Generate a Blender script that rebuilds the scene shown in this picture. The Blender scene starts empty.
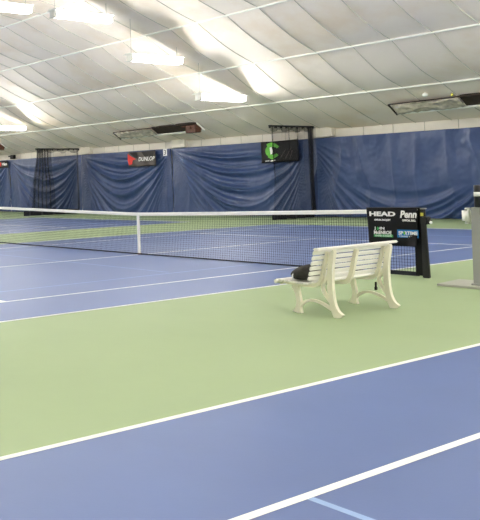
import bpy, bmesh, math, random
from mathutils import Vector, Matrix, noise
random.seed(7)
C = bpy.context.scene.collection
PI = math.pi

# ------------------------------------------------------------------ materials
def s2l(c):
    c /= 255.0
    return c/12.92 if c <= .04045 else ((c+.055)/1.055)**2.4
def rgb(r, g, b): return (s2l(r), s2l(g), s2l(b), 1)

def mat(name, col, rough=.5, spec=.5, metal=0, var=0.0, vscale=3.0, bump=0.0, bscale=40.0, alpha=1.0, coords='Object', col2=None):
    m = bpy.data.materials.new(name); m.use_nodes = True
    nt = m.node_tree; b = nt.nodes['Principled BSDF']
    b.inputs['Base Color'].default_value = col
    b.inputs['Roughness'].default_value = rough
    b.inputs['Specular IOR Level'].default_value = spec
    b.inputs['Metallic'].default_value = metal
    b.inputs['Alpha'].default_value = alpha
    tc = nt.nodes.new('ShaderNodeTexCoord')
    if var > 0 or col2:
        n = nt.nodes.new('ShaderNodeTexNoise'); n.inputs['Scale'].default_value = vscale
        n.inputs['Detail'].default_value = 6; n.inputs['Roughness'].default_value = .6
        nt.links.new(tc.outputs[coords], n.inputs['Vector'])
        r = nt.nodes.new('ShaderNodeValToRGB')
        r.color_ramp.elements[0].position = .3; r.color_ramp.elements[1].position = .7
        c2 = col2 if col2 else tuple(min(1, x*(1+var)) for x in col[:3])+(1,)
        c1 = col if col2 else tuple(x*(1-var) for x in col[:3])+(1,)
        r.color_ramp.elements[0].color = c1; r.color_ramp.elements[1].color = c2
        nt.links.new(n.outputs['Fac'], r.inputs['Fac']); nt.links.new(r.outputs['Color'], b.inputs['Base Color'])
    if bump > 0:
        n2 = nt.nodes.new('ShaderNodeTexNoise'); n2.inputs['Scale'].default_value = bscale
        n2.inputs['Detail'].default_value = 4
        nt.links.new(tc.outputs[coords], n2.inputs['Vector'])
        bp = nt.nodes.new('ShaderNodeBump'); bp.inputs['Strength'].default_value = bump
        bp.inputs['Distance'].default_value = .02
        nt.links.new(n2.outputs['Fac'], bp.inputs['Height']); nt.links.new(bp.outputs['Normal'], b.inputs['Normal'])
    return m

GREEN = mat('green_acrylic', rgb(153, 172, 132), .62, .3, var=.04, vscale=.5, bump=.03, bscale=60)
BLUE = mat('blue_acrylic', rgb(86, 106, 156), .46, .4, var=.06, vscale=.6, bump=.03, bscale=60)
LINE = mat('white_line_paint', rgb(238, 240, 238), .6, .3, var=.03, vscale=8)
LINE2 = mat('pale_blue_line_paint', rgb(150, 176, 216), .6, .3, var=.05, vscale=8)
LINE3 = mat('faded_blue_line_paint', rgb(132, 154, 204), .6, .3, var=.05, vscale=8)
CEIL = mat('white_dome_fabric', rgb(251, 240, 230), .55, .3, bump=.05, bscale=3)
CREAM = mat('cream_wall_fabric', rgb(230, 224, 212), .6, .3, var=.04, vscale=1.5)
BATTEN = mat('white_batten', rgb(242, 241, 234), .45, .4, var=.02, vscale=2)
CURT = mat('blue_vinyl', rgb(48, 69, 114), .4, .5, var=.05, vscale=1.2, bump=.06, bscale=9)
TAPE = mat('white_net_tape', rgb(245, 244, 240), .6, .3, var=.02, vscale=10)
NETM = mat('dark_net_cord', rgb(34, 40, 48), .7, .3, var=.1, vscale=20)
BLACK = mat('black_vinyl', rgb(14, 14, 16), .5, .22, var=.2, vscale=6)
BLKMET = mat('black_painted_metal', rgb(20, 21, 24), .4, .5, var=.1, vscale=8)
MESHB = mat('black_divider_mesh', rgb(22, 24, 34), .8, .2, var=.1, vscale=3, alpha=.3)
MESHD = mat('black_divider_mesh_gathered', rgb(18, 20, 28), .8, .2, var=.1, vscale=3, alpha=.4)
SLAT = mat('white_bench_plastic', rgb(252, 250, 245), .4, .45, var=.02, vscale=9)
FRAME = mat('ivory_bench_paint', rgb(244, 240, 222), .4, .45, var=.03, vscale=9)
BAG = mat('charcoal_cloth', rgb(56, 54, 52), .85, .2, var=.25, vscale=14, bump=.3, bscale=60)
GREY = mat('grey_painted_metal', rgb(150, 152, 150), .45, .4, var=.04, vscale=5)
PLATE = mat('pale_grey_plate', rgb(172, 174, 164), .55, .35, var=.05, vscale=5)
WHITEP = mat('white_plastic', rgb(240, 240, 236), .35, .4, var=.02, vscale=6)
LAMPW = mat('white_lamp_enamel', rgb(225, 225, 218), .5, .3, var=.02, vscale=6)
WIRE = mat('grey_wire', rgb(170, 168, 160), .5, .4, var=.05, vscale=6)
DARKSLOT = mat('dark_brown_slot', rgb(58, 50, 44), .7, .2, var=.25, vscale=4)
RUST = mat('rusty_brown_metal', rgb(84, 54, 42), .6, .3, var=.4, vscale=12)
FILM = mat('crumpled_grey_film', rgb(178, 172, 158), .3, .5, var=.35, vscale=5, bump=.3, bscale=14)
SEAM = mat('seam_thread', rgb(188, 185, 172), .7, .2, var=.05, vscale=4)
RED = mat('red_print', rgb(214, 52, 44), .5, .3, var=.03, vscale=9)
WPRINT = mat('white_print', rgb(240, 240, 240), .5, .3, var=.02, vscale=9)
GPRINT = mat('green_print', rgb(58, 158, 84), .5, .3, var=.04, vscale=9)
LIME = mat('lime_print', rgb(96, 176, 62), .5, .3, var=.3, vscale=6)
BPRINT = mat('blue_print', rgb(24, 112, 182), .5, .3, var=.04, vscale=9)
YELL = mat('yellow_plastic', rgb(214, 206, 90), .5, .3, var=.05, vscale=9)
DGREY = mat('dark_grey_vinyl', rgb(66, 58, 56), .45, .4, var=.2, vscale=4)

# brown water stains with a shape of their own on the ceiling fabric
def ceiling_nodes():
    nt = CEIL.node_tree; b = nt.nodes['Principled BSDF']
    tc = nt.nodes.new('ShaderNodeTexCoord')
    n = nt.nodes.new('ShaderNodeTexNoise'); n.inputs['Scale'].default_value = .33
    n.inputs['Detail'].default_value = 7; n.inputs['Roughness'].default_value = .62
    nt.links.new(tc.outputs['Object'], n.inputs['Vector'])
    r = nt.nodes.new('ShaderNodeValToRGB')
    r.color_ramp.elements[0].position = .5; r.color_ramp.elements[0].color = rgb(251, 240, 230)
    r.color_ramp.elements[1].position = .72; r.color_ramp.elements[1].color = rgb(240, 222, 200)
    nt.links.new(n.outputs['Fac'], r.inputs['Fac']); nt.links.new(r.outputs['Color'], b.inputs['Base Color'])
ceiling_nodes()

def glow(name, strength):
    m = bpy.data.materials.new(name); m.use_nodes = True
    _b = m.node_tree.nodes['Principled BSDF']
    _b.inputs['Base Color'].default_value = (.9, .9, .88, 1)
    _b.inputs['Emission Color'].default_value = (1, .972, .925, 1)
    _b.inputs['Emission Strength'].default_value = strength
    return m
GLOW = glow('lamp_side_uplight', 66.0)
GLOW2 = glow('lamp_bottom_diffuser', 12.0)

# ------------------------------------------------------------------ mesh helpers
def obj(name, bm, m, parent=None, smooth=False, loc=None):
    me = bpy.data.meshes.new(name); bmesh.ops.recalc_face_normals(bm, faces=bm.faces[:]) if not getattr(bm, '_keep', 0) else None
    bm.to_mesh(me); bm.free()
    for k in (m if isinstance(m, (list, tuple)) else [m]): me.materials.append(k)
    if smooth:
        for p in me.polygons: p.use_smooth = True
    o = bpy.data.objects.new(name, me); C.objects.link(o)
    if parent: o.parent = parent
    if loc: o.location = loc
    return o
def box(bm, x0, x1, y0, y1, z0, z1, mi=0, bev=0):
    vs = [bm.verts.new((x, y, z)) for x in (x0, x1) for y in (y0, y1) for z in (z0, z1)]
    fs = []
    for f in ((0,1,3,2),(4,6,7,5),(0,4,5,1),(2,3,7,6),(0,2,6,4),(1,5,7,3)):
        q = bm.faces.new([vs[i] for i in f]); q.material_index = mi; fs.append(q)
    if bev:
        es = list({e for f in fs for e in f.edges})
        bmesh.ops.bevel(bm, geom=es, offset=bev, segments=2, affect='EDGES')
def tube(bm, pts, rad, n=8, mi=0, cap=True):
    pts = [Vector(p) for p in pts]; rings = []
    for i, p in enumerate(pts):
        r = rad[i] if isinstance(rad, (list, tuple)) else rad
        d = (pts[min(i+1, len(pts)-1)]-pts[max(i-1, 0)]).normalized()
        up = Vector((0, 0, 1)) if abs(d.z) < .9 else Vector((1, 0, 0))
        a = d.cross(up).normalized(); b = d.cross(a)
        rings.append([bm.verts.new(p+(a*math.cos(2*PI*k/n)+b*math.sin(2*PI*k/n))*r) for k in range(n)])
    for i in range(len(rings)-1):
        for k in range(n):
            bm.faces.new((rings[i][k], rings[i][(k+1)%n], rings[i+1][(k+1)%n], rings[i+1][k])).material_index = mi
    if cap: bm.faces.new(rings[0]); bm.faces.new(rings[-1])
def ribbon(bm, pts, y0, y1, bev=.006):
    """extruded strip in the xz-plane: pts = (x, z, width), smoothed"""
    P = []
    for i in range(len(pts)-1):      # Catmull-Rom
        p0, p1, p2, p3 = pts[max(i-1,0)], pts[i], pts[i+1], pts[min(i+2,len(pts)-1)]
        for k in range(4):
            t = k/4
            P.append(tuple(.5*((2*p1[j])+(-p0[j]+p2[j])*t+(2*p0[j]-5*p1[j]+4*p2[j]-p3[j])*t*t+(-p0[j]+3*p1[j]-3*p2[j]+p3[j])*t**3) for j in range(3)))
    P.append(pts[-1])
    L, R = [], []
    for i, (x, z, w) in enumerate(P):
        a, b = P[max(i-1,0)], P[min(i+1,len(P)-1)]
        d = Vector((b[0]-a[0], b[1]-a[1])).normalized(); n = Vector((-d.y, d.x))*w/2
        L.append((x+n.x, z+n.y)); R.append((x-n.x, z-n.y))
    def v(p, y): return bm.verts.new((p[0], y, p[1]))
    ym = (y0+y1)/2
    rows = [[v(L[i], y0+bev), v(L[i], y1-bev), v(((L[i][0]*.85+R[i][0]*.15)), y1) if 0 else None] for i in range(0)]
    A = [v(p, y0) for p in L]; B = [v(p, y1) for p in L]; D = [v(p, y0) for p in R]; E = [v(p, y1) for p in R]
    for i in range(len(P)-1):
        bm.faces.new((A[i], A[i+1], B[i+1], B[i])); bm.faces.new((D[i], E[i], E[i+1], D[i+1]))
        bm.faces.new((A[i], D[i], D[i+1], A[i+1])); bm.faces.new((B[i], B[i+1], E[i+1], E[i]))
    bm.faces.new((A[0], B[0], E[0], D[0])); bm.faces.new((A[-1], D[-1], E[-1], B[-1]))
def grid(bm, f, nu, nv, mi=0):
    V = [[bm.verts.new(f(i/nu, j/nv)) for j in range(nv+1)] for i in range(nu+1)]
    for i in range(nu):
        for j in range(nv):
            q = bm.faces.new((V[i][j], V[i+1][j], V[i+1][j+1], V[i][j+1])); q.material_index = mi
    return V
def prism(bm, poly, y0, y1):
    a = [bm.verts.new((x, y0, z)) for x, z in poly]; b = [bm.verts.new((x, y1, z)) for x, z in poly]
    bm.faces.new(a); bm.faces.new(b[::-1])
    for i in range(len(poly)): bm.faces.new((a[i], a[(i+1)%len(poly)], b[(i+1)%len(poly)], b[i]))
def ball(bm, c, r, s=(1,1,1)):
    q = bmesh.ops.create_uvsphere(bm, u_segments=14, v_segments=9, radius=r)
    for v in q['verts']: v.co = Vector((v.co.x*s[0]+c[0], v.co.y*s[1]+c[1], v.co.z*s[2]+c[2]))
def tag(o, label, cat, group=None, kind=None):
    o['label'] = label; o['category'] = cat
    if group: o['group'] = group
    if kind: o['kind'] = kind
    return o
def thing(name, label, cat, loc, group=None):
    o = bpy.data.objects.new(name, None); C.objects.link(o); o.location = loc
    o.empty_display_size = .1
    return tag(o, label, cat, group)
def struct(name, bm, m, smooth=False):
    o = obj(name, bm, m, smooth=smooth); o['kind'] = 'structure'; return o
def text(name, s, m, parent, x0, x1, z0, z1, y, shear=0.0, bold=.0, extr=.002):
    """lettering facing -y fitted into the rectangle (coordinates relative to the parent)"""
    cu = bpy.data.curves.new(name, 'FONT'); cu.body = s; cu.shear = shear; cu.offset = bold; cu.extrude = 0.001
    cu.resolution_u = 3
    t = bpy.data.objects.new(name, cu); C.objects.link(t)
    bpy.context.view_layer.update()
    me = bpy.data.meshes.new_from_object(t.evaluated_get(bpy.context.evaluated_depsgraph_get()))
    bpy.data.objects.remove(t)
    xs = [v.co.x for v in me.vertices]; ys = [v.co.y for v in me.vertices]
    ax, bx, ay, by = min(xs), max(xs), min(ys), max(ys)
    for v in me.vertices:
        X = x0+(v.co.x-ax)/(bx-ax)*(x1-x0); Z = z0+(v.co.y-ay)/(by-ay)*(z1-z0)
        v.co = (X, y-(extr if v.co.z > 0 else 0), Z)
    me.materials.clear(); me.materials.append(m); me.name = name
    o = bpy.data.objects.new(name, me); C.objects.link(o); o.parent = parent
    return o
def copy_tree(o, parent=None):
    c = o.copy(); C.objects.link(c)
    if parent: c.parent = parent
    for ch in list(o.children): copy_tree(ch, c)
    return c

# ------------------------------------------------------------------ the dome
XL, XR, YW = -40.0, 26.0, 17.15
def tilt(x): return -.0100*(x+12)
PROF = [(0, 9.25), (2.8, 9.02), (5.6, 8.32), (8.5, 7.27), (11.4, 6.0), (14.2, 4.78), (17.15, 3.72)]
BY = [0, 2.8, 5.6, 8.5, 11.4, 14.2, 17.15]
def prof(y):
    y = min(abs(y), 17.15)
    for i in range(len(PROF)-1):
        if y <= PROF[i+1][0]:
            p1, p2 = PROF[i], PROF[i+1]
            p0 = PROF[i-1] if i else (-2.8, 9.02)
            p3 = PROF[i+2] if i+2 < len(PROF) else (20, 2.7)
            h = p2[0]-p1[0]; t = (y-p1[0])/h
            m1 = (p2[1]-p0[1])/(p2[0]-p0[0])*h; m2 = (p3[1]-p1[1])/(p3[0]-p1[0])*h
            return (2*t**3-3*t*t+1)*p1[1]+(t**3-2*t*t+t)*m1+(-2*t**3+3*t*t)*p2[1]+(t**3-t*t)*m2
def bat_s(y):
    y = min(abs(y), 17.149)
    for i in range(len(BY)-1):
        if y <= BY[i+1]: return (y-BY[i])/(BY[i+1]-BY[i])
PW = 1.28; PX = -.76
def ceil_z(x, y):
    s = bat_s(y)
    sag = (.13 if abs(y) < 14.2 else .05)*math.sin(PI*s)**.9 if 0 < s < 1 else 0
    ph = ((x-PX)/PW) % 1.0
    pil = abs(math.sin(PI*ph))**.7           # 0 on a seam
    lump = noise.noise(Vector((x*.35, y*.45, 3.1)))*.05*math.sin(PI*s)
    return prof(y)+tilt(x)-sag+.035*pil*math.sin(PI*s)**.5-.02+lump
bm = bmesh.new()
nu = int((XR-XL)/.16)
ys = []
for i in range(len(BY)-1):
    for k in range(9): ys.append(BY[i]+(BY[i+1]-BY[i])*k/9)
ys.append(17.15); ysf = [-y for y in ys[::-1]]+ys[1:]
V = [[bm.verts.new((XL+(XR-XL)*i/nu, y, ceil_z(XL+(XR-XL)*i/nu, y))) for y in ysf] for i in range(nu+1)]
for i in range(nu):
    for j in range(len(ysf)-1): bm.faces.new((V[i][j], V[i][j+1], V[i+1][j+1], V[i+1][j]))
struct('ceiling', bm, CEIL, smooth=True)
# sewn seams running across the dome: thin raised welts
bm = bmesh.new()
k0 = int((XL-PX)/PW)+1; k1 = int((6-PX)/PW)
for k in range(k0, k1+1):
    x = PX+k*PW
    tube(bm, [(x, y, ceil_z(x, y)-.004) for y in ysf if y >= -6], .014, 4)
struct('trim_1', bm, SEAM)
# battens lengthwise
n = 2
for i, y in enumerate(BY[:-1]):
    for sg in ((1,) if y == 0 else (1, -1)):
        bm = bmesh.new(); z = prof(y)
        pts = [(x, y*sg, z+tilt(x)-.03) for x in (XL, -20, 0, XR)]
        tube(bm, pts, .042, 8)
        struct('trim_%d' % n, bm, BATTEN); n += 1

# floor: green field, blue courts, painted lines, one mesh with its own materials
bm = bmesh.new()
def patch(x0, x1, y0, y1, z, mi):
    q = bm.faces.new([bm.verts.new(p) for p in ((x0,y0,z),(x1,y0,z),(x1,y1,z),(x0,y1,z))]); q.material_index = mi
box(bm, XL, XR, -YW, YW, -.1, 0, 0)
def line(x0, x1, y0, y1, mi=2, z=.004): patch(min(x0,x1), max(x0,x1), min(y0,y1), max(y0,y1), z, mi)
for cx, hx in ((0, 5.485), (-15.03, 5.485), (14.87, 5.485), (-30.0, 5.485)):
    w = .055
    patch(cx-hx, cx+hx, -11.885, 11.885, .002, 1)
    for s in (-1, 1):
        line(cx+s*hx, cx+s*(hx-w), -11.885, 11.885)
        line(cx+s*4.14, cx+s*(4.14-w), -11.885, 11.885, z=.0042)
        line(cx-hx, cx+hx, s*11.885, s*(11.885-.12), z=.0044)
        line(cx-4.14, cx+4.14, s*6.42, s*(6.42-.085), z=.0044)
        line(cx-4.085, cx+4.085, s*8.93, s*8.98, 3, z=.0036)          # junior baseline
        if cx < 5:
            line(cx-3.05, cx+3.05, s*2.13, s*2.18, 4, z=.0032)         # faint short-court lines
            line(cx+s*3.2, cx+s*3.15, -6.7, 6.7, 4, z=.0034)
    line(cx-w/2, cx+w/2, -6.4, 6.4, z=.0046)
    line(cx-w/2, cx+w/2, 11.7, 11.885, z=.0048); line(cx-w/2, cx+w/2, -11.7, -11.885, z=.0048)
struct('floor', bm, [GREEN, BLUE, LINE, LINE2, LINE3])

# walls
def wall(name, x0, x1, y0, y1, h=4.4):
    bm = bmesh.new(); box(bm, x0, x1, y0, y1, -.05, h); return struct(name, bm, CREAM)
bm = bmesh.new()
q = [bm.verts.new(p) for p in ((XL,YW,-.05),(XR,YW,-.05),(XR,YW,prof(17.15)+tilt(XR)+.05),(XL,YW,prof(17.15)+tilt(XL)+.05))]
q2 = [bm.verts.new(v.co+Vector((0,.15,0))) for v in q]
bm.faces.new(q); bm.faces.new(q2[::-1])
for i in range(4): bm.faces.new((q[i], q2[i], q2[(i+1)%4], q[(i+1)%4]))
struct('wall_back', bm, CREAM)
bm = bmesh.new()
for k in range(-29, 6):
    x = -.6+k*1.2
    box(bm, x-.012, x+.012, YW-.012, YW+.01, 3.0, prof(17.15)+tilt(x)-.01)
struct('trim_20', bm, SEAM)
bm = bmesh.new(); box(bm, XL, XR, -YW-.15, -YW, -.05, 3.9); struct('wall_front', bm, CREAM)
for nm, xx in (('wall_left', XL), ('wall_right', XR)):
    bm = bmesh.new()
    top = [(y, prof(y)+.4) for y in ysf[::4]]
    a = [bm.verts.new((xx, y, z)) for y, z in [(ysf[0], -.05)]+top+[(ysf[-1], -.05)]]
    sgn = -.15 if xx < 0 else .15
    b = [bm.verts.new(v.co+Vector((sgn, 0, 0))) for v in a]
    bm.faces.new(a); bm.faces.new(b[::-1])
    for i in range(len(a)): bm.faces.new((a[i], b[i], b[(i+1)%len(a)], a[(i+1)%len(a)]))
    struct(nm, bm, CREAM)
# cream gussets where the divider lines meet the wall
for i, x in enumerate((-23.0, -15.65, -7.6)):
    t = tilt(x)
    bm = bmesh.new()
    prism(bm, [(x, 3.34-.009*(x+7.6)), (x, 3.93+t), (x+.15, 3.95+t), (x+.95, 3.72+t), (x+.95, 3.34-.009*(x+7.6))], 16.93, 17.14)
    struct('trim_%d' % (21+i), bm, CREAM)

# ------------------------------------------------------------------ blue backdrop curtains
def curtain(x0, x1, seed, label, skew=0.0, f=2.5, amp=.15, upright=0.0):
    rnd = random.Random(seed); o1, o2, o3 = [rnd.uniform(0, 10) for _ in range(3)]
    w = x1-x0
    def top(x): return 3.31-.009*(x+7.6)
    def ridge(p): return (1-abs(math.sin(p)))**1.4*1.5-.45      # sharp crease, round trough
    def fn(u, v):
        x = x0+w*u; zt = top(x); zb = .03
        z = zb+(zt-zb)*v; d = zt-z
        t = 2*u-1; t = t-skew*(1-t*t)
        a = .05+.95*(1-abs(t)**1.9)
        nz = noise.noise(Vector((x*.45+o1, z*.4, o2)))
        phi = d/a+.22*nz
        k = math.exp(-max(0, phi-3.6)*.30)
        ramp = min(1, max(0, d-.1)/.7)
        env = max(.25, .7+.8*noise.noise(Vector((x*.5+o3, z*.35+o1, 5.5))))
        lo = 1-upright*max(0, min(1, (z-.55)/.7))*(1 if u > .22 else u/.22)
        wv = ridge(PI*phi*f*.5+o3)+.4*ridge(PI*phi*f*.93+o1*2)
        vx = x*3.0+1.7*noise.noise(Vector((x*.8, z*.5, o3)))
        vert = ridge(vx)*.03*(.25+abs(t)**2+upright*2.0)*min(1, .3+d)
        crk = .016*noise.noise(Vector((x*3+o2, z*2.2, o1)))+.008*noise.noise(Vector((x*8, z*6, o1)))
        y = 16.93-ramp*k*lo*wv*amp*env*(.4+.6*min(1, a*1.5))-vert-crk-.04*noise.noise(Vector((x*.8+o2, z*.9, o3)))
        return (x, min(y, 17.08), z)
    bm = bmesh.new()
    Vv = grid(bm, fn, int(w/.04), 84)
    o = obj('backdrop_curtain', bm, CURT, smooth=True)
    md = o.modifiers.new('thick', 'SOLIDIFY'); md.thickness = .004
    tag(o, label, 'curtain', 'blue backdrop curtains along the far wall')
    return o
curtain(-38.0, -30.42, 1, 'blue vinyl backdrop curtain at the far left end, behind the small red and white banner')
curtain(-30.40, -22.86, 2, 'blue backdrop curtain behind the farther gathered net, with loose swags', .05)
curtain(-22.84, -15.62, 3, 'draped blue vinyl backdrop curtain behind the red and black banner with white lettering', -.05)
curtain(-15.60, -7.66, 4, 'blue backdrop curtain with big round swags, behind the green emblem banner', .12)
curtain(-7.64, 0.6, 5, 'wide blue vinyl backdrop curtain with upright creases, behind the net post', -.05, upright=1.0)
curtain(.62, 8.0, 6, 'blue vinyl backdrop curtain past the right edge of view')

# ------------------------------------------------------------------ gathered divider nets
def divider(x, ya, yb, label, seed, topy, dense, waves):
    t = thing('divider_net', label, 'net', (x, yb, 0), 'gathered court divider nets')
    top = 3.78
    bm = bmesh.new()
    tube(bm, [(0, topy-yb-.05, top), (0, 0, top)], .035, 8)
    for k in range(9):
        yy = (topy-yb)*(k/8)
        box(bm, -.03, .03, yy-.03, yy+.03, top-.09, top+.02)
    obj('rail', bm, BLKMET, t)
    rnd = random.Random(seed)
    def fn(u, v):
        z = .28+(top-.3)*v
        ytop = (topy-yb)*(1-u); ybot = (ya-yb)*(1-u)
        s = (1-v)**1.3
        yy = ytop*(1-s)+ybot*s
        return (.10*math.sin(u*34+seed)*(.5+.5*v)+.03*math.sin(v*5+u*9), yy+.05*math.sin(u*21+v*2), z)
    bm = bmesh.new(); grid(bm, fn, 110, 14)
    obj('netting', bm, MESHB, t, smooth=True)
    bm = bmesh.new()
    def fd(u, v):
        z = .28+(top-.3)*v
        a = dense[0]-yb; b = dense[1]-yb; a2 = dense[2]-yb; b2 = dense[3]-yb
        s = 1-v
        return (.14*math.sin(u*waves)+.05, (a+(b-a)*u)*v+(a2+(b2-a2)*u)*s+.03*math.sin(v*9+u*5), z)
    grid(bm, fd, 90, 12)
    g = obj('gathered_fold', bm, MESHD, t, smooth=True)
    bm = bmesh.new()
    grid(bm, lambda u, v: (.12*math.sin(u*30)+.0, (ya-yb)*(1-u)*1.02, .02+.27*v), 90, 3)
    sk = obj('bottom_skirt', bm, BLACK, t, smooth=True)
    md = sk.modifiers.new('thick', 'SOLIDIFY'); md.thickness = .01
    bm = bmesh.new()
    grid(bm, lambda u, v: (.05*math.sin(u*60), (topy-yb)*(1-u), top-.0-(.2+.05*math.sin(u*23))*(1-v)), 90, 2)
    obj('rail_fringe', bm, MESHD, t, smooth=True)
    # dark edge hem against the wall
    bm = bmesh.new()
    grid(bm, lambda u, v: (-.05+.05*math.sin(u*9), -.02-.16*u*(1-.5*v)+.02*math.sin(v*6), .05+(top-.1)*v), 12, 12)
    obj('edge_hem', bm, MESHD, t, smooth=True)
    return t
divider(-7.3, 13.95, 16.66, 'black mesh divider net gathered beside the black banner with a green emblem', 1.0, 13.95, (16.2, 16.6, 16.3, 16.6), 7)
divider(-22.6, 12.6, 16.55, 'farther black mesh divider net, gathered near the small red and white banner', 2.0, 13.5, (13.5, 14.4, 13.0, 14.7), 34)

# ------------------------------------------------------------------ banners on the curtains
def banner(x0, x1, z0, z1, mtl, label, name='banner'):
    cx = (x0+x1)/2
    t = thing(name, label, 'banner', (cx, 16.74, z0))
    w = x1-x0; h = z1-z0
    bm = bmesh.new()
    grid(bm, lambda u, v: (-w/2+w*u, .018*math.sin(u*13+v*5)*(1-v*.3)-.0, h*v+.015*math.sin(u*PI)*(1-2*v)), 30, 12)
    p = obj('panel', bm, mtl, t, smooth=True)
    md = p.modifiers.new('thick', 'SOLIDIFY'); md.thickness = .006
    return t, w, h
def poly_part(name, pts, m, parent, y=-.03, th=.004):
    bm = bmesh.new(); prism(bm, pts, y-th, y); return obj(name, bm, m, parent)
# black banner with green emblem
t, w, h = banner(-9.98, -8.10, 2.38, 3.33, BLACK, 'black banner with a green emblem, hung on the curtain beside the nearer gathered net')
ring = []
for k in range(26):
    a = .6+k/25*4.9; ring.append((-.30+.40*math.cos(a), .52+.29*math.sin(a)))
for k in range(25, -1, -1):
    a = .6+k/25*4.9; ring.append((-.30+.25*math.cos(a), .52+.17*math.sin(a)))
poly_part('emblem', ring, LIME, t)
poly_part('emblem', [(-.62,.83),(-.36,.90),(-.08,.80),(-.30,.72),(-.42,.62),(-.38,.34),(-.10,.26),(-.34,.14),(-.56,.24),(-.54,.60)], LIME, t, -.036)
poly_part('emblem_highlight', [(-.46,.66),(-.36,.70),(-.30,.50),(-.34,.38),(-.42,.36)], WPRINT, t, -.042)
for k, (a, b, c, d) in enumerate(((.30,.15,.62,.62),(.52,.12,.66,.5),(.05,.2,.34,.56))):
    poly_part('streak', [(a, b), (a+.05, b), (c+.04, d), (c, d)], DGREY, t, -.034)
poly_part('caption_line', [(-.72,.06),(-.5,.07),(-.5,.11),(-.72,.10)], WPRINT, t)
poly_part('caption_line', [(-.44,.05),(-.2,.08),(-.2,.12),(-.44,.10)], WPRINT, t)
# red/black banner with white lettering
t, w, h = banner(-18.60, -16.55, 2.55, 3.36, DGREY, 'dark banner with a red flying emblem and white lettering, hung high on the curtain')
poly_part('dark_corner', [(-.95,.78),(-.35,.78),(-.28,.42),(-.55,.52)], BLACK, t, -.024)
poly_part('dark_corner', [(.0,.78),(.98,.78),(.82,.45),(.25,.50)], BLACK, t, -.024)
poly_part('red_emblem', [(-1.04,.72),(-.80,.58),(-.40,.40),(-.66,.36),(-.70,.16),(-.95,.10),(-1.04,.36)], RED, t, -.032)
text('lettering', 'DUNLOP', WPRINT, t, -.22, 1.0, .28, .50, -.034, shear=.25, bold=.02)
# small banner far left
t, w, h = banner(-32.2, -30.35, 2.98, 3.48, BLACK, 'small black banner with a red square and white bar at the left edge of view')
poly_part('red_square', [(-.6,.12),(.12,.12),(.12,.40),(-.6,.40)], RED, t)
text('lettering', 'Wilson', WPRINT, t, .2, .85, .17, .36, -.034, bold=.04)
# court number tag
t = thing('number_tag', 'small white number tag hung at the top seam between two curtains', 'tag', (-15.85, 16.72, 3.02))
bm = bmesh.new(); box(bm, -.13, .13, 0, .012, 0, .36); obj('tag_panel', bm, WPRINT, t)
text('numeral', '3', BLACK, t, -.07, .07, .06, .30, -.002)

# ------------------------------------------------------------------ suspended lamps
def lamp_proto(wl):
    t = thing('suspended_light', '', 'lamp', (0, 0, 0), 'long white lamps hung in rows under the dome')
    L = 1.27
    bm = bmesh.new()
    prism_pts = [(-.252, -.01), (-.255, .01), (-.08, .04), (.08, .04), (.255, .01), (.252, -.01)]
    prism(bm, prism_pts, -L, L)
    obj('housing', bm, LAMPW, t)
    bm = bmesh.new(); y0_, y1_ = -L+.16, L-.02
    pr_ = [(-.145, -.02), (.145, -.02), (.15, -.20), (.12, -.225), (-.12, -.225), (-.15, -.20)]
    a = [bm.verts.new((x, y0_, z)) for x, z in pr_]; b = [bm.verts.new((x, y1_, z)) for x, z in pr_]
    bm.faces.new(a).material_index = 1; bm.faces.new(b[::-1]).material_index = 1
    for i in range(6): bm.faces.new((a[i], a[(i+1)%6], b[(i+1)%6], b[i])).material_index = 0 if i in (1, 5) else 1
    obj('diffuser', bm, [GLOW, GLOW2], t)
    for s in (-1, 1):
        bm = bmesh.new()
        ym = -L+.08 if s < 0 else L
        box(bm, -.14, .14, ym-.05 if s < 0 else ym-.02, ym+.05 if s < 0 else ym+.03, -.22, 0, bev=.012)
        if s < 0:
            box(bm, -.155, -.11, ym-.08, ym+.05, -.03, .05); box(bm, -.16, .16, ym-.075, ym+.04, -.25, -.22)
        obj('end_cap', bm, LAMPW, t)
    for s in (-1, 1):
        bm = bmesh.new(); tube(bm, [(0, s*(L-.15), .05), (.0, s*(L-.15), wl[(s+1)//2])], .008, 5); obj('wire', bm, WIRE, t)
    return t
rows = [(-37.3, 'row past the far corner net'), (-22.5, 'row above the far corner net'), (-7.5, 'middle row in view'), (7.5, 'row over the bench'), (22.3, 'row behind the camera')]
seq = [(11.4, 4.87, 'lowest on the far side'), (8.02, 6.15, 'second from the far wall'), (4.68, 7.42, 'third from the far wall'), (1.25, 7.45, 'fourth from the far wall'),
       (-1.9, 7.45, 'fourth from the near wall'), (-5.0, 7.42, 'third from the near wall'), (-8.3, 6.15, 'second from the near wall'), (-11.6, 4.87, 'lowest on the near side')]
for y, z, sn in seq:
    wl = [min(ceil_z(x, y+s*1.12)-(z+.08+(tilt(x)-tilt(-7.5))*.5) for x, _ in rows)-.06 for s in (-1, 1)]
    lp = lamp_proto(wl)
    for k_, (x, rn) in enumerate(rows):
        o = lp if k_ == 0 else copy_tree(lp)
        o.location = (x, y, z+.08+(tilt(x)-tilt(-7.5))*.5)
        o['label'] = 'long white lamp, %s, %s' % (sn, rn)

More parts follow.
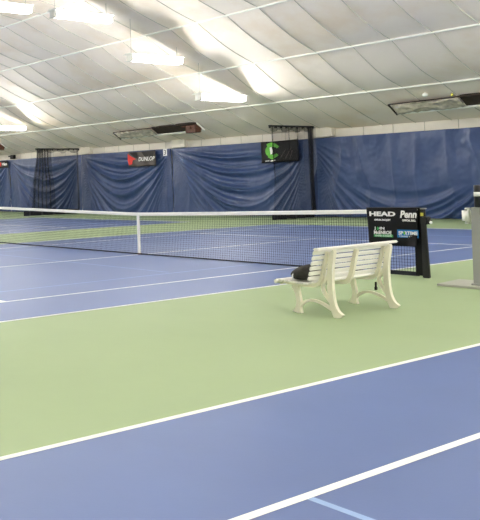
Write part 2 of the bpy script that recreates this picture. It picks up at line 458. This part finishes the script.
# ------------------------------------------------------------------ ceiling vents near the wall
def vent(x0, x1, label, film_to, burner=True):
    t = thing('ceiling_vent', label, 'vent', (x0, 15.32, 4.13+tilt((x0+x1)/2)), 'long ceiling vents along the far wall')
    w = x1-x0; f = film_to-x0
    A = (-.22, .20); B = (.24, -.10)        # (y, z) upper and lower edges
    def P(u, v, off=0.0): return (u, A[0]+(B[0]-A[0])*v-off*.5, A[1]+(B[1]-A[1])*v-off)
    bm = bmesh.new()
    for (u0, u1, v0, v1) in ((0, w, 1.0, 1.14), (-.05, 0, -.05, 1.1), (w, w+.05, -.05, 1.1)):
        q = [bm.verts.new(P(*a)) for a in ((u0, v0, .03), (u1, v0, .03), (u1, v1, .03), (u0, v1, .03))]
        q2 = [bm.verts.new(P(*a)) for a in ((u0, v0, -.03), (u1, v0, -.03), (u1, v1, -.03), (u0, v1, -.03))]
        bm.faces.new(q); bm.faces.new(q2[::-1])
        for i in range(4): bm.faces.new((q[i], q2[i], q2[(i+1)%4], q[(i+1)%4]))
    obj('frame', bm, BATTEN, t)
    bm = bmesh.new()
    tube(bm, [P(-.05, -.05, .03), P(-.05, 1.1, .03)], .035, 6); tube(bm, [P(-.05, -.04, .02), P(w+.05, -.04, .02)], .022, 6)
    obj('dark_edge', bm, DARKSLOT, t)
    bm = bmesh.new()
    def fl(u, v):
        n_ = noise.noise(Vector((u*6+x0, v*3, 1.7)))*.07+noise.noise(Vector((u*15, v*7, 4)))*.04
        return P(f*u, v, .05+n_)
    grid(bm, fl, 50, 8)
    o = obj('film', bm, FILM, t, smooth=True); md = o.modifiers.new('thick', 'SOLIDIFY'); md.thickness = .004
    bm = bmesh.new()
    q = [bm.verts.new(P(*a)) for a in ((f, 0, .01), (w, 0, .01), (w, .95, .01), (f, .95, .01))]
    q2 = [bm.verts.new(P(*a)) for a in ((f, 0, -.06), (w, 0, -.06), (w, .95, -.06), (f, .95, -.06))]
    bm.faces.new(q); bm.faces.new(q2[::-1])
    for i in range(4): bm.faces.new((q[i], q2[i], q2[(i+1)%4], q[(i+1)%4]))
    obj('slot', bm, DARKSLOT, t)
    if burner:
        bm = bmesh.new(); box(bm, w-.65, w+.02, -.26, .10, -.24, .12, bev=.03)
        tube(bm, [(w-.3, -.2, .0), (w-.3, -.34, -.02)], .05, 10)
        tube(bm, [(w-.62, -.05, .05), (w-1.0, -.1, .1)], .04, 8)
        obj('burner_box', bm, RUST, t)
    return t
vent(-34.7, -28.75, 'long ceiling vent at the left edge of view, only its rusty end box showing', -31.5)
vent(-17.8, -12.2, 'long ceiling vent, half film and half dark slot, above the red emblem banner', -15.1)
vent(-3.05, 2.4, 'long ceiling vent with crumpled film and a dark slot, above the right hand curtain', -.7)
bm = bmesh.new(); box(bm, -.2, .2, -.12, .1, -.08, .2, bev=.03); box(bm, -.5, -.2, -.05, .05, .08, .16)
tag(obj('bracket', bm, BLACK, loc=(-29.9, 16.85, 3.62)), 'dark bracket on the cream wall, right of the small red and white banner', 'bracket')
bm = bmesh.new(); ball(bm, (0, 0, 0), .09, (1, 1, .8)); tube(bm, [(0, 0, .2), (0, 0, 0)], .03, 8)
tag(obj('ceiling_sensor', bm, WHITEP, loc=(-1.62, 14.75, 4.36), smooth=True), 'small round white sensor on the ceiling above the crumpled vent film', 'sensor')
bm = bmesh.new(); box(bm, -.03, .03, -.03, .03, -.04, .05, bev=.01)
tag(obj('clip', bm, YELL, loc=(-.85, 14.95, 4.28)), 'tiny yellow clip on the ceiling above the right hand vent', 'clip')

# ------------------------------------------------------------------ tennis net
net = thing('tennis_net', 'black tennis net with white top tape stretched across the court', 'net', (0, 0, 0))
def nh(x): return .952+.128*(abs(x)/6.40)**1.15
bm = bmesh.new(); r = .0017
XN = 6.30
nx = 280; cell = 2*XN/nx
for i in range(nx+1):
    x = -XN+i*cell
    box(bm, x-r, x+r, -r, r, .03, nh(x)-.02)
nz_ = 21
for k in range(1, nz_):
    f = k/nz_; pr = None
    for j in range(17):
        x = -XN+2*XN*j/16; z = .03+(nh(x)-.05)*f
        cur = [bm.verts.new((x, yy, z+zz)) for yy, zz in ((-r, -r), (r, -r), (r, r), (-r, r))]
        if pr:
            for q in range(4): bm.faces.new((pr[q], pr[(q+1)%4], cur[(q+1)%4], cur[q]))
        pr = cur
obj('netting', bm, NETM, net)
bm = bmesh.new(); pr = None
for j in range(33):
    x = -XN+(6.30+XN)*j/32; z = nh(x)
    cur = [bm.verts.new((x, yy, z+zz)) for yy, zz in ((-.018, -.066), (.018, -.066), (.018, -.005), (.008, .004), (-.008, .004), (-.018, -.005))]
    if pr:
        for q in range(6): bm.faces.new((pr[q], pr[(q+1)%6], cur[(q+1)%6], cur[q]))
    else: bm.faces.new(cur)
    pr = cur
bm.faces.new(pr)
obj('top_tape', bm, TAPE, net)
bm = bmesh.new(); box(bm, -.03, .03, -.024, .024, .0, .958, bev=.003); obj('centre_strap', bm, TAPE, net)
bm = bmesh.new(); box(bm, -.04, .04, -.03, .03, .004, .04, bev=.004); obj('strap_anchor', bm, RUST, net)
bm = bmesh.new(); tube(bm, [(-XN, 0, .03), (0, 0, .022), (4, 0, .03), (XN, 0, .05)], .016, 6)
box(bm, 5.6, XN, -.012, .012, .02, .085); obj('bottom_band', bm, NETM, net)
for s in (-1, 1):
    bm = bmesh.new(); box(bm, s*6.30-.045, s*6.30+(.06 if s > 0 else -.0), -.014, .014, .03, 1.06); obj('side_band', bm, BLACK, net)
def post(sx, label):
    t = thing('net_post', label, 'post', (6.41*sx, 0, 0))
    bm = bmesh.new()
    a = [bm.verts.new((x, y, 0)) for x, y in ((-.045,-.03),(.055,-.03),(.055,.03),(-.045,.03))]
    b = [bm.verts.new((x*.62-.02*sx, y*.7, 1.08)) for x, y in ((-.045,-.03),(.055,-.03),(.055,.03),(-.045,.03))]
    bm.faces.new(a[::-1]); bm.faces.new(b)
    for i in range(4): bm.faces.new((a[i], a[(i+1)%4], b[(i+1)%4], b[i]))
    bmesh.ops.bevel(bm, geom=list(bm.edges), offset=.008, segments=2, affect='EDGES')
    obj('upright', bm, BLKMET, t)
    bm = bmesh.new(); box(bm, -.05, .03, -.035, .035, 1.075, 1.095, bev=.006); obj('cap', bm, GREY, t)
    bm = bmesh.new(); tube(bm, [(.02*sx, 0, .90), (.10*sx, 0, .89), (.10*sx, -.05, .86)], .02, 8); box(bm, -.03, .07, -.07, .06, .84, .96, bev=.01)
    cr = obj('crank', bm, BLKMET, t)
    bm = bmesh.new(); ball(bm, (.125*sx, -.05, .87), .022); obj('knob', bm, WPRINT, cr, smooth=True)
    bm = bmesh.new(); box(bm, -.035, .005, -.042, -.030, .97, 1.02); obj('sticker', bm, YELL, t)
    return t
post(1, 'black tapered net post with crank knob at the right end of the net')
post(-1, 'black net post at the far end of the net, past the left edge')

# sign hung over the net
SX0, SX1, SZ0, SZ1 = 5.50, 6.335, .485, 1.095
sg = thing('sponsor_sign', 'black sponsor sign with white, green and blue lettering draped over the net by the post', 'sign', ((SX0+SX1)/2, -.05, SZ0))
w = SX1-SX0; h = SZ1-SZ0
bm = bmesh.new()
def sf(u, v):
    x = -w/2+w*u+.03*(1-v)*(1-u); z = h*v-.03*(1-v)*u*0
    y = -.012+.006*math.sin(u*5+v*3)
    if u > .8 and v < .35: y -= .05*((u-.8)/.2)*((.35-v)/.35)
    return (x, y, z)
grid(bm, sf, 36, 24); o = obj('front_panel', bm, BLACK, sg, smooth=True); md = o.modifiers.new('thick', 'SOLIDIFY'); md.thickness = .004; md.offset = 1
bm = bmesh.new(); grid(bm, lambda u, v: (-w/2+w*u, .11+.004*math.sin(u*6), h*v), 12, 4); o = obj('back_panel', bm, BLACK, sg); md = o.modifiers.new('thick', 'SOLIDIFY'); md.thickness = .004
bm = bmesh.new(); box(bm, -w/2, w/2, -.014, .112, h-.004, h+.006); obj('top_fold', bm, BLACK, sg)
def SXp(px): return (px-366.6)/(419.0-368.5)*w-w/2     # along the sign
def SZp(py): return h*(247-py)/(247-208.5)
Y = -.022
text('lettering', 'HEAD', WPRINT, sg, SXp(370), SXp(396.5), SZp(217), SZp(212.2), Y, bold=.05)
text('lettering', 'Penn', WPRINT, sg, SXp(401), SXp(417), SZp(218.5), SZp(211), Y, shear=.2, bold=.04)
text('lettering', 'OFFICIAL RACQUET', WPRINT, sg, SXp(375), SXp(391.5), SZp(222), SZp(219.8), Y, bold=.05)
text('lettering', 'OFFICIAL BALL', WPRINT, sg, SXp(403), SXp(416), SZp(222), SZp(219.8), Y, bold=.05)
text('lettering', 'J HN', WPRINT, sg, SXp(374.5), SXp(385), SZp(231.7), SZp(228), Y, bold=.03)
poly_part('green_dot', [(SXp(378.3)+.018*math.cos(a*PI/6), SZp(229.8)+.03*math.sin(a*PI/6)) for a in range(12)], GPRINT, sg, Y, .003)
text('lettering', 'McENROE', WPRINT, sg, SXp(374.2), SXp(392), SZp(235.6), SZp(231.9), Y, bold=.03)
poly_part('green_bar', [(SXp(374), SZp(238.4)), (SXp(393.5), SZp(238.4)), (SXp(393.5), SZp(235.8)), (SXp(374), SZp(235.8))], GPRINT, sg, Y+.002, .003)
text('lettering', 'TENNIS ACADEMY', WPRINT, sg, SXp(375), SXp(392.5), SZp(237.9), SZp(236.4), Y-.002)
poly_part('blue_box', [(SXp(397.7), SZp(238.2)), (SXp(418), SZp(238.2)), (SXp(418), SZp(230.3)), (SXp(397.7), SZp(230.3))], BPRINT, sg, Y+.002, .003)
text('lettering', 'SP RTIME', WPRINT, sg, SXp(399), SXp(417.3), SZp(235.4), SZp(231.8), Y-.002, bold=.03)
poly_part('green_ring', [(SXp(404.6)+.016*math.cos(a*PI/6), SZp(233.6)+.028*math.sin(a*PI/6)) for a in range(12)], LIME, sg, Y-.002, .003)
text('lettering', 'TENNIS CLUBS', WPRINT, sg, SXp(399.5), SXp(416.5), SZp(237.6), SZp(236.2), Y-.002)

# ------------------------------------------------------------------ bench
bn = thing('bench', 'white slatted park bench with curled ivory end frames on the green strip', 'bench', (7.45, -3.65, 0))
OX, OY = 7.45, -3.65
def R(p): return [(x-OX, z, w_) for x, z, w_ in p]
back_ = [(7.505, .385), (7.55, .44), (7.60, .53), (7.64, .62), (7.675, .70), (7.70, .765)]   # rib line of the backrest
for yc in (-4.2, -3.1):
    y0, y1 = yc-OY-.024, yc-OY+.024
    bm = bmesh.new()
    ribbon(bm, R([(7.76, 0, .12), (7.715, .06, .085), (7.68, .16, .066), (7.662, .30, .066), (7.658, .45, .066), (7.672, .60, .06), (7.70, .74, .055), (7.695, .765, .045)]), y0, y1)
    obj('rear_leg', bm, FRAME, bn)
    bm = bmesh.new()
    ribbon(bm, R([(7.215, 0, .13), (7.225, .05, .07), (7.235, .15, .055), (7.215, .25, .06), (7.19, .33, .10)]), y0, y1)
    obj('front_leg', bm, FRAME, bn)
    bm = bmesh.new()
    ribbon(bm, R([(7.25, .085, .03), (7.32, .145, .032), (7.42, .168, .032), (7.53, .15, .032), (7.66, .09, .035)]), y0+.006, y1-.006)
    obj('arch_brace', bm, FRAME, bn)
    bm = bmesh.new()
    ribbon(bm, R([(7.67, .55, .03), (7.60, .42, .03), (7.555, .335, .032), (7.59, .25, .032), (7.655, .175, .035)]), y0+.004, y1-.004)
    obj('diagonal_brace', bm, FRAME, bn)
    bm = bmesh.new()
    ribbon(bm, R([(6.985, .335, .03), (7.05, .355, .035), (7.2, .345, .04), (7.38, .34, .04), (7.49, .36, .04), (7.545, .43, .036), (7.575, .54, .034), (7.604, .65, .032), (7.632, .75, .03)]), y0+.003, y1-.003)
    obj('seat_rib', bm, FRAME, bn)
bm = bmesh.new(); ribbon(bm, R([(6.985, .335, .03), (7.05, .35, .035), (7.2, .34, .045), (7.38, .335, .05), (7.49, .35, .05), (7.55, .43, .05), (7.580, .54, .05), (7.607, .65, .045), (7.635, .75, .04)]), -.022, .022)
obj('centre_rib', bm, FRAME, bn)
YA, YB = -4.41-OY, -2.93-OY
def slat(name, x, z, ang, wd=.05, th=.022):
    bm = bmesh.new()
    box(bm, -wd/2, wd/2, YA if name[0] == 'b' else -4.32-OY, YB, -th/2, th/2, bev=.007)
    o = obj(name, bm, SLAT, bn)
    o.location = (x-OX, 0, z); o.rotation_euler = (0, -ang, 0)
for (x, z) in ((7.415, .372), (7.355, .37), (7.295, .372), (7.235, .376), (7.175, .38), (7.115, .384)): slat('seat_slat', x, z, 0, .05)
slat('seat_slat', 7.055, .386, -.1, .05); slat('seat_slat', 7.0, .368, .5, .056, .044)
slat('seat_slat', 7.473, .388, .45, .05)
for i, (x, z) in enumerate(((7.515, .445), (7.531, .505), (7.546, .565), (7.562, .625), (7.577, .685), (7.592, .745))):
    slat('backrest_slat', x, z, math.radians(71), .049)
bm = bmesh.new(); box(bm, -.035, .04, YA-.01, YB+.09, -.016, .016, bev=.012); o = obj('top_rail', bm, SLAT, bn); o.location = (7.625-OX, 0, .79); o.rotation_euler = (0, -.1, 0)
bm = bmesh.new(); box(bm, -.010, .010, -.010, .010, -.05, .03, bev=.004); box(bm, -.014, .014, -.014, .014, -.07, -.03, bev=.004)
tag(obj('dangling_strap', bm, BLACK, loc=(7.60, -3.24, .29)), 'short black strap dangling under the bench seat', 'strap')

# bag on the seat
bm = bmesh.new()
q = bmesh.ops.create_icosphere(bm, subdivisions=4, radius=1)
for v in bm.verts:
    c = v.co.copy()
    n_ = noise.noise(c*1.7+Vector((3, 1, 2)))*.13+noise.noise(c*5)*.04
    zz = c.z*(1+n_); zz = max(zz, -.62)
    sx = .24*(1+.1*c.y)
    v.co = (c.x*.17*(1+n_*.6), c.y*.15*(1+n_*.5), (zz+.62)*.108*(1+.35*c.x))
bg = thing('bag', 'dark charcoal cloth bag slumped on the bench seat', 'bag', (7.28, -4.13, .402))
obj('bag_body', bm, BAG, bg, smooth=True)
bm = bmesh.new()
tube(bm, [(-.07, -.142, .0), (-.075, -.145, .05), (-.07, -.10, .10), (-.06, -.04, .135), (-.05, .05, .14)], .008, 6)
obj('shoulder_strap', bm, WPRINT, bg, smooth=True)

# ------------------------------------------------------------------ grey stand at right
st = thing('equipment_stand', 'grey metal stand on a flat floor plate at the right edge of view', 'stand', (7.555, -.5, 0))
bm = bmesh.new()
pl = [(-.55, -.31), (.9, -.31), (.9, .42), (-.62, .42)]
a = [bm.verts.new((x, y, .006)) for x, y in pl]; b = [bm.verts.new((x, y, .035)) for x, y in pl]
bm.faces.new(a[::-1]); bm.faces.new(b)
for i in range(4): bm.faces.new((a[i], a[(i+1)%4], b[(i+1)%4], b[i]))
obj('floor_plate', bm, PLATE, st)
bm = bmesh.new(); box(bm, -.14, -.025, -.14, -.02, .03, 1.115, bev=.006); box(bm, -.16, 0, -.16, 0, .03, .06, bev=.004); obj('column', bm, GREY, st)
bm = bmesh.new(); box(bm, .25, .37, -.14, -.02, .03, 1.115, bev=.006); box(bm, .23, .39, -.16, 0, .03, .06, bev=.004); obj('column', bm, GREY, st)
bm = bmesh.new(); box(bm, -.14, .37, -.14, -.02, 1.112, 1.132, bev=.005); obj('top_shelf', bm, GREY, st)
bm = bmesh.new(); box(bm, -.025, .25, -.12, -.03, .72, .76, bev=.005); box(bm, -.02, .25, -.13, -.03, .88, .92, bev=.005); obj('crossbar', bm, PLATE, st)
bm = bmesh.new(); box(bm, -.02, .24, -.11, -.04, .765, .875, bev=.01); obj('inner_box', bm, BLKMET, st)
bm = bmesh.new(); box(bm, -.28, -.142, -.14, -.02, .90, 1.125, bev=.04)
tag(obj('towel_dispenser', bm, WHITEP, loc=(7.555, -.5, 0), smooth=True), 'rounded white plastic box fixed to the left side of the grey stand', 'dispenser')
bt = thing('bottle', 'black bottle with a white label standing on top of the grey stand', 'bottle', (7.49, -.58, 1.133))
def lathe(bm, prof_, n=20):
    rings = [[bm.verts.new((r_*math.cos(2*PI*k/n), r_*math.sin(2*PI*k/n), z)) for k in range(n)] for r_, z in prof_]
    for i in range(len(rings)-1):
        for k in range(n): bm.faces.new((rings[i][k], rings[i][(k+1)%n], rings[i+1][(k+1)%n], rings[i+1][k]))
    bm.faces.new(rings[0]); bm.faces.new(rings[-1])
bm = bmesh.new(); lathe(bm, [(.045, 0), (.05, .01), (.05, .27), (.048, .31), (.042, .315)]); obj('bottle_body', bm, BLKMET, bt, smooth=True)
bm = bmesh.new(); lathe(bm, [(.0515, .155), (.0515, .215)]); obj('bottle_label', bm, WPRINT, bt, smooth=True)

# ------------------------------------------------------------------ camera
cam = bpy.data.cameras.new('camera'); co = bpy.data.objects.new('camera', cam); C.objects.link(co)
yaw, pitch, roll, f, ppx, ppy = 2.61210, .01436, -.02982, 779.60, -37.503, 178.541
fwd = Vector((math.cos(pitch)*math.cos(yaw), math.cos(pitch)*math.sin(yaw), math.sin(pitch)))
r_ = fwd.cross(Vector((0, 0, 1))).normalized(); u_ = r_.cross(fwd)
r2 = r_*math.cos(roll)+u_*math.sin(roll); u2 = -r_*math.sin(roll)+u_*math.cos(roll)
M = Matrix((r2, u2, -fwd)).transposed().to_4x4(); M.translation = Vector((13.31368, -12.39361, 1.59589))
co.matrix_world = M
cam.sensor_fit = 'VERTICAL'; cam.sensor_height = 36; cam.lens = f/520*36
cam.shift_x = (240-ppx)/520; cam.shift_y = (ppy-260)/520
cam.clip_end = 200
S = bpy.context.scene; S.camera = co
w_ = bpy.data.worlds.new('world'); S.world = w_; w_.use_nodes = True
w_.node_tree.nodes['Background'].inputs[0].default_value = (.9, .95, 1, 1)
w_.node_tree.nodes['Background'].inputs[1].default_value = .3
S.view_settings.view_transform = 'Standard'; S.view_settings.look = 'None'
S.view_settings.gamma = 1; S.view_settings.use_curve_mapping = False
S.view_settings.exposure = 0.32
